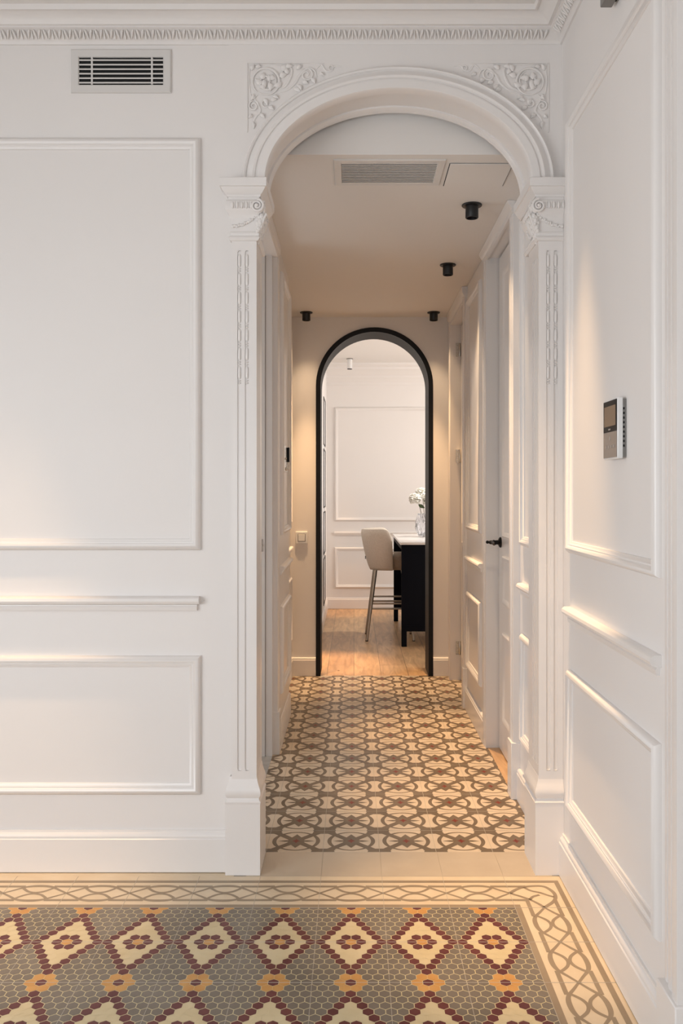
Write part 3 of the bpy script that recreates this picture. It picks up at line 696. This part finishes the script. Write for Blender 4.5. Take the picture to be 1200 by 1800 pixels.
for (ya, yb, z0) in ((3.66, 4.50, 2.437), (5.20, 6.05, 2.41)):
    b = MB(); b.sweep((0, 0, 0), XA, YA, ZA, [(XPR, ya), (XPR, yb)], [(0, z0), (.012, z0), (.016, z0+.012), (.014, z0+.02), (.022, z0+.03), (.030, z0+.045), (.032, 2.489), (0, 2.489)]); struct(b.build(trim_name(), 'gloss'))
b = MB(); b.sweep((0, 0, 0), XA, YA, ZA, [(XPL-.01, 4.34), (XPL-.01, 3.20)], [(0, 2.42), (.012, 2.42), (.016, 2.43), (.014, 2.44), (.022, 2.452), (.022, 2.489), (0, 2.489)]); struct(b.build(trim_name(), 'gloss'))
# jamb lining with its rebate line beside the left doorway
b = MB(); b.box(-.427, -.396, 4.262, 4.275, 0, 2.42); b.box(-.60, -.430, 4.256, 4.275, 0, 2.42); struct(b.build(trim_name(), 'gloss', smooth=False))

def door(name, yA, yB, xf, sgn, z0, z1, panels, th=.04):
    """leaf in the plane x = xf, facing direction sgn along x"""
    b = MB(); x2 = xf-sgn*th
    b.box(min(xf, x2), max(xf, x2), yA, yB, z0, z1); leaf_ = struct(b.build(name, 'gloss', smooth=False))
    for (ya, yb, za, zb) in panels:
        b = MB(); b.sweep((xf, 0, 0), YA, ZA, (sgn, 0, 0), [(ya, za), (yb, za), (yb, zb), (ya, zb)], [(0, 0), (0, .008), (.006, .012), (.012, .011), (.018, .005), (.024, .003), (.026, .0005), (.026, 0)], closed=True)
        b.box(min(xf, xf+sgn*.002), max(xf, xf+sgn*.002), ya+.02, yb-.02, za+.02, zb-.02); b.build('door_panel', 'gloss', leaf_)
    return leaf_
d1 = door('door_1', 3.755, 4.391, .722, -1, .008, 2.437, ((3.87, 4.245, 1.06, 2.34), (3.87, 4.245, .74, .97), (3.87, 4.245, .17, .60)))
b = MB(); b.lathe((.722, 4.335, 1.03), [(.026, 0), (.026, -.006), (.020, -.010), (.011, -.014), (.010, -.030), (.013, -.036), (.009, -.042)], 20, axis='X')
b.tube([(.684, 4.335, 1.03), (.676, 4.31, 1.031), (.674, 4.28, 1.030), (.675, 4.25, 1.027), (.677, 4.225, 1.031)], [.009, .008, .007, .008, .006], seg=10)
b.tube([(.690, 4.335, 1.03), (.672, 4.338, 1.03), (.662, 4.338, 1.031)], [.009, .010, .006], seg=10)
b.lathe((.656, 4.338, 1.031), [(.003, -.004), (.008, -.002), (.008, .002), (.003, .004)], 14, axis='Y')
b.build('door_handle', 'black', d1)
d2 = door('door_2', 5.275, 5.98, .725, -1, .008, 2.40, ((5.38, 5.86, 1.06, 2.3), (5.38, 5.86, .17, .95)))
for z in (2.24, 1.52, .22):
    b = MB(); b.lathe((.715, 5.972, z), [(.005, -.045), (.007, -.04), (.007, .04), (.005, .045)], 12); b.box(.690, .712, 5.974, 5.983, z-.045, z+.045)
    for q in (-.03, 0, .03): b.ball((.70, 5.973, z+q), .003, 8, 5)
    b.build('hinge', 'chrome', d2)
b = MB(); b.box(-1.30, -.60, 3.315, 3.355, .008, 2.41); d3 = struct(b.build('door_3', 'gloss', smooth=False))
b = MB(); b.lathe((-1.22, 3.355, 1.02), [(.022, 0), (.022, .005), (.010, .008), (.009, .03), (.022, .04), (.020, .055), (.006, .06)], 16, axis='Y'); b.build('door_knob', 'chrome', d3)
b = MB(); b.box(-.4465, -.4405, 4.2535, 4.257, .99, 1.05); b.lathe((-.4435, 4.253, 1.02), [(.005, -.006), (.006, 0), (.005, .004)], 12, axis='Y'); tag(b.build('strike_plate', 'chrome'), 'small chrome latch plate on the left doorway jamb', 'latch plate')

# small chrome-and-black intercom handset hanging on the left pier
t = thing('wall_handset', 'small chrome and black wall handset on the left hall pier', 'intercom handset', (XPL, 4.77, 1.45))
b = MB(); b.box(XPL, XPL+.007, 4.60, 4.83, 1.385, 1.525); b.build('back_plate', 'chrome', t, bevel=.002)
b = MB(); b.box(XPL+.007, XPL+.020, 4.80, 4.825, 1.44, 1.520); b.build('grip', 'black', t, bevel=.002)
b = MB(); b.tube([(XPL+.012, 4.81, 1.44), (XPL+.015, 4.812, 1.42), (XPL+.013, 4.81, 1.40)], [.004, .005, .004], 8); b.build('hook', 'chrome', t)
for c_, r_ in (((XPL+.010, 4.72, 1.40), (.006, .010, .010)), ((XPL+.010, 4.69, 1.455), (.004, .006, .006))): b = MB(); b.ball(c_, r_); b.build('button', 'chrome', t)

# ------------------------------------------------------------------ far wall with the black-framed arch
KX = .142; KR = .375; KZ = 2.011
struct(arch_wall(-.75, 3.35, 2.8, YE, YK, KX, KZ, KR+.004, KR+.004, KR+.004).build('wall_hall_end', 'wall', ang=30))
b = MB(); n = 40
def kpath(r): return [(KX-r, .0005)]+[(KX-r*math.cos(PI*i/n), KZ+r*math.sin(PI*i/n)) for i in range(n+1)]+[(KX+r, .0005)]
o_, i_ = kpath(KR+.030), kpath(KR); io = kpath(KR+.004)
b.grid([[(p[0], YE-.012, p[1]) for p in o_], [(p[0], YE-.012, p[1]) for p in i_], [(p[0], YK+.006, p[1]) for p in i_], [(p[0], YK+.006, p[1]) for p in io], [(p[0], YE-.001, p[1]) for p in io], [(p[0], YE-.001, p[1]) for p in o_]], closed_u=True)
t = thing('arch_frame', 'slim black metal frame lining the rounded doorway to the kitchen', 'arch frame', (KX, YE, 0))
fr = b.build('frame_lining', 'reveal', t, ang=50)
b = MB(); b.grid([[(p[0], y, p[1]) for p in q] for q, y in ((kpath(KR+.031), YE-.002), (kpath(KR+.031), YE-.0145), (kpath(KR-.001), YE-.0145), (kpath(KR-.001), YE-.002))], closed_u=True); b.build('front_band', 'black', t)
rail([(KX-KR-.032, YE), (-.44, YE)], HB2, 'baseboard_hall_end'); rail([(.66, YE), (KX+KR+.032, YE)], HB2, 'baseboard_hall_end')
# light switch
t = thing('light_switch', 'square white light switch left of the black arch', 'light switch', (-.363, YE, .96))
b = MB(); b.box(-.404, -.322, YE-.010, YE, .919, 1.001); b.build('switch_plate', 'white', t, bevel=.002)
b = MB(); b.box(-.390, -.336, YE-.0112, YE-.0098, .933, .987); b.build('rocker_shade', 'greybox', t)  # grey plate paints the shade in the gap round the rocker
b = MB(); b.box(-.386, -.340, YE-.014, YE-.010, .937, .983); b.build('rocker', 'white', t, bevel=.001)

# ------------------------------------------------------------------ hall downlights
def downlight(x, y, label, e, beam, zc=HC):
    t = thing('ceiling_spotlight', label, 'spotlight', (x, y, zc), 'black spotlights on the hall ceiling')
    b = MB(); b.lathe((x, y, zc), [(.042, -.0005), (.043, -.004), (.041, -.007), (.028, -.008)], 28); b.build('ceiling_flange', 'spot', t)
    b = MB(); b.lathe((x, y, zc), [(.027, -.006), (.0275, -.055), (.026, -.057), (.023, -.057), (.022, -.040), (.003, -.038)], 28); b.build('lamp_body', 'spot', t)
    b = MB(); b.lathe((x, y, zc), [(.0215, -.0405), (.021, -.042), (.002, -.042)], 20); b.build('lens', 'lens', t)
    for en, cone, c_ in ((e, 72, WARM), (beam, 33, (1, .62, .31))):      # soft spill and the narrower main beam
        l = light('SPOT', 'downlight', (x, y, zc-.060), (x, y, 0), en, c_, spot_size=math.radians(cone), spot_blend=1, shadow_soft_size=.02)
        l.parent = t; l.matrix_parent_inverse = t.matrix_basis.inverted()
downlight(.497, 3.72, 'black hall spotlight nearest the camera, by the ceiling vent', 15, 125)
downlight(.500, 4.70, 'black hall spotlight midway down the right of the ceiling', 20, 125)
downlight(-.322, 5.95, 'black spotlight above the left side of the black arch', 8, 105)
downlight(.537, 5.95, 'black spotlight above the right side of the black arch', 8, 105)

# ------------------------------------------------------------------ kitchen beyond
KC = 2.66; KB = 9.63
w = MB(); w.box(-.50, 3.35, KB, KB+.12, 0, KC+.1); struct(w.build('wall_kitchen_back', 'wall', smooth=False))
w = MB(); w.box(-.50, -.30, YK, KB, 0, KC+.1); struct(w.build('wall_kitchen_left', 'wall', smooth=False))
w = MB(); w.box(3.2, 3.35, YK, KB, 0, .6); w.box(3.2, 3.35, YK, KB, 2.4, KC+.1); w.box(3.2, 3.35, YK, 7.0, .6, 2.4); w.box(3.2, 3.35, 9.0, KB, .6, 2.4); struct(w.build('wall_kitchen_right', 'wall', smooth=False))
w = MB(); w.box(-.50, 3.35, YK, KB+.12, KC, KC+.1); struct(w.build('ceiling', 'ceil', smooth=False))
rail([(3.2, KB), (-.30, KB), (-.30, YK)], [(0, .002), (.016, .002), (.016, .10), (.012, .105), (.012, .115), (.006, .123), (0, .123)], 'baseboard_kitchen')
c = MB(); c.sweep((0, 0, 0), XA, YA, ZA, [(3.2, KB), (-.30, KB)], [(0, 2.44), (.008, 2.44), (.012, 2.455), (.010, 2.47), (.03, 2.50), (.05, 2.52), (.052, 2.54), (.10, 2.58), (.14, 2.60), (.145, 2.62), (.20, 2.635), (.205, 2.662), (0, 2.662)]); struct(c.build(trim_name(), 'plaster'))
KBK = ((0, KB, 0), XA, ZA, (0, -1, 0))
for (a, c_) in ((-.211, 1.1), (1.25, 2.9)):
    frame((a, c_, .957, 2.20), *KBK); frame((a, c_, .225, .671), *KBK)
rail([(2.9, KB), (-.215, KB)], [(0, .80), (.010, .80), (.014, .815), (.024, .825), (.022, .838), (0, .842)])
# dark glazed doors set in the left kitchen wall, seen edge-on
b = MB()
for (z0, z1) in ((1.74, 2.21), (1.12, 1.70), (.66, 1.08), (.16, .62)):
    b.sweep((-.30, 0, 0), YA, ZA, (1, 0, 0), [(8.62, z0), (9.13, z0), (9.13, z1), (8.62, z1)], [(0, 0), (0, .006), (.012, .006), (.012, 0)], closed=True)
wn = struct(b.build('window_2', 'black', smooth=False))
b = MB(); b.box(-.3005, -.298, 8.63, 9.12, .17, 2.2); b.build('pane', 'pane', wn)
t = thing('ceiling_spotlight', 'white cylinder spotlight on the kitchen ceiling', 'spotlight', (-.04, 9.2, KC))
x, y = -.045, 9.15
b = MB(); b.lathe((x, y, KC), [(.034, -.0005), (.034, -.007), (.024, -.009)], 24); b.build('ceiling_flange', 'greybox', t)
b = MB(); b.lathe((x, y, KC), [(.026, -.008), (.026, -.105), (.024, -.107)], 24); b.build('lamp_body', 'white', t)
b = MB(); b.lathe((x, y, KC), [(.025, -.106), (.025, -.112), (.002, -.112)], 24); b.build('lamp_mouth', 'black', t)

# island
t = thing('kitchen_island', 'navy kitchen island with thin white marble worktop', 'kitchen island', (.85, 8.0, 0))
b = MB(); b.box(.380, 1.42, 7.245, 8.745, .842, .862); b.build('worktop', 'marble', t, bevel=.002)
for (y0, y1, s) in ((7.27, 7.31, 1), (8.69, 8.73, 0)):
    b = MB(); b.box(.392, 1.40, y0+.008, y1, .126, .842)
    b.box(.392, .435, y0, y1, .0, .842); b.box(1.357, 1.40, y0, y1, 0, .842); b.box(.435, 1.357, y0, y0+.01, .80, .842); b.box(.435, 1.357, y0, y0+.01, .126, .175)
    p_ = b.build('end_panel', 'navy', t, smooth=False)
b = MB(); b.box(.88, 1.40, 7.31, 8.69, .10, .842); b.build('cabinet_body', 'navy', t, smooth=False)
b = MB(); b.box(.392, .41, 7.31, 8.69, .80, .842); b.build('apron_rail', 'navy', t, smooth=False)

# bar stool
sx, sy = .30, 7.73
t = thing('bar_stool', 'beige upholstered bar stool with metal legs pulled up to the island', 'bar stool', (sx, sy, 0))
b = MB(); rows = []
def stz(th, lay):     # top edge of the shell by angle from the back
    f = abs(th)/math.radians(100); return .63+(.945-.63+.012*f*f)*max(0, 1-f**14)**(1/2.2)
def shell(mb, off, zt=0, thk=.034, rmax=1.0):
    rows = []; N = 40; K = 12; TH = math.radians(100)*rmax
    for i in range(N+1):
        th = -TH+2*TH*i/N; top = stz(th, 0)+zt; ring = []
        def rad(z): f = (z-.585)/(.36); f = max(0, min(1, f)); return .150+.100*f**.6+off
        zb = .600; zs = [zb+(top-zb)*(k/K) for k in range(K+1)]
        outer = [(rad(z)+(.0 if k < K else -.010), z-(0 if k < K else 0)) for k, z in enumerate(zs)]
        inner = [(rad(z)-thk-(.0 if k < K else -.010), z-(.0)) for k, z in enumerate(zs)][::-1]
        mid = [((outer[-1][0]+inner[0][0])/2, top+.008)]
        for r, z in outer+mid+inner: ring.append((sx+.005-r*math.cos(th), sy+r*math.sin(th)*.96, z))
        rows.append(ring)
    mb.grid(rows, closed_v=True, caps=True)
shell(b, 0); bk = b.build('backrest', 'fabric', t, ang=70)
b = MB(); shell(b, -.026, -.012, .030, .86); b.build('inner_cushion', 'fabric', bk, ang=70)
b = MB(); b.box(sx-.235, sx-.228, sy-.14, sy-.12, .70, .725); b.v = [(p[0]+.030, p[1], p[2]) for p in b.v]; b.build('label_tag', 'black', bk)
b = MB(); rows = []
for r, z in ((.10, .600), (.130, .602), (.145, .612), (.160, .64), (.182, .70), (.178, .732), (.155, .744), (.02, .748)):
    row = []
    for j in range(36):
        a = 2*PI*j/36; q = (abs(math.cos(a))**2.6+abs(math.sin(a))**2.6)**(-1/2.6); row.append((sx+.065+r*1.2*q*math.cos(a), sy+r*.9*q*math.sin(a), z))
    rows.append(row)
b.grid(rows, closed_v=True, caps=True); b.build('seat', 'seatfab', t, ang=60)
LG = [((.185, 7.60), (.109, 7.54)), ((.185, 7.86), (.109, 7.92)), ((.43, 7.60), (.51, 7.54)), ((.43, 7.86), (.51, 7.92))]
for (a, c_) in LG:
    b = MB(); b.tube([(a[0], a[1], .602), (c_[0], c_[1], 0.004)], [.016, .011], 14); lg = b.build('leg', 'steel', t)
    b = MB(); b.lathe((c_[0], c_[1], 0), [(.010, 0), (.012, .001), (.012, .007), (.010, .008)], 12); b.build('foot_cap', 'black', lg)
def at(i, z): a, c_ = LG[i]; f = 1-z/.602; return (a[0]+(c_[0]-a[0])*f, a[1]+(c_[1]-a[1])*f, z)
for (i, j, z) in ((0, 2, .275), (1, 3, .300), (0, 2, .318), (1, 3, .342), (2, 3, .28), (0, 1, .33)):
    b = MB(); b.tube([at(i, z), at(j, z)], .008, 10); b.build('foot_rail', 'steel', t)

# vase and flowers
vx, vy, vz = .66, 8.1, .862
def vmod(t, h): return .93+.09*abs(math.sin(6*t+h*50))*abs(math.sin(6*t-h*50))*2
b = MB(); pr = [(.030, .004), (.060, .0), (.072, .015), (.083, .045), (.092, .09), (.092, .13), (.084, .175), (.074, .205), (.070, .215), (.066, .213), (.070, .20), (.080, .172), (.087, .13), (.087, .09), (.078, .045), (.060, .018), (.004, .012)]
b.lathe((vx, vy, vz+.001), pr, 60, mod=vmod)
tag(b.build('crystal_vase', 'glass', ang=14), 'cut crystal vase on the marble worktop of the island', 'vase')
def flower(hx, hy, hz, R, bend, label, seed):
    rnd = random.Random(seed); t = thing('peony', label, 'flower', (hx, hy, hz), 'white peonies in the crystal vase')
    b = MB()
    for ring in range(7):
        cnt = 6+ring*2; tilt = 1.45-ring*.34
        for k in range(cnt):
            a = 2*PI*k/cnt+ring*.5+rnd.uniform(-.15, .15); rr = R*(.55+.075*ring); rows = []
            for i in range(5):
                f = i/4; el = tilt-f*.35+rnd.uniform(-.1, .1); rad = rr*(.35+.65*f); wv = R*.46*math.sin(PI*(.15+.7*f))
                c = Vector((math.cos(a)*math.cos(el)*rad, math.sin(a)*math.cos(el)*rad, math.sin(el)*rad-R*.15)); sd = Vector((-math.sin(a), math.cos(a), 0))
                rows.append([Vector((hx, hy, hz))+c+sd*wv*q+Vector((0, 0, .15*wv*(q*q)))+Vector((rnd.uniform(-1, 1), rnd.uniform(-1, 1), rnd.uniform(-1, 1)))*R*.05 for q in (-1, -.4, .4, 1)])
            b.grid(rows)
    b.ball((hx, hy, hz-R*.1), R*.55); b.build('petals', 'petal', t, ang=60)
    b = MB(); b.tube(spline([(hx, hy, hz-R*.2), (hx+(vx-hx)*.35+bend, hy, hz-.07), (vx+(hx-vx)*.35, vy, vz+.20), (vx-(hx-vx)*.35, vy, vz+.02)], 6), .0028, 7); sm = b.build('stem', 'stem', t)
    for k in range(2):
        c = Vector((hx+(vx-hx)*.3+bend, hy-.01, hz-.045-k*.03)); a = rnd.uniform(2.4, 3.8) if k == 0 else rnd.uniform(-.5, 1); d = Vector((math.cos(a), -.4, .25 if k == 0 else -.5)).normalized(); sd = d.cross(Vector((0, 1, .1))).normalized(); rows = []
        for i in range(7): f = i/6; wv = .016*math.sin(PI*f**.8)+.0005; cc = c+d*(.07*f); rows.append([cc-sd*wv, cc+Vector((0, .004, 0)), cc+sd*wv])
        b = MB(); b.grid(rows); o = b.build('leaf', 'leaf', sm); so = o.modifiers.new('solid', 'SOLIDIFY'); so.thickness = .001
flower(.556, 8.06, 1.235, .068, .0, 'white peony drooping lowest at the left of the bunch', 1)
flower(.622, 8.16, 1.285, .072, 0, 'white peony at the top of the bunch', 2)
flower(.676, 8.02, 1.225, .068, .02, 'white peony at the front right of the bunch, by the arch frame', 3)
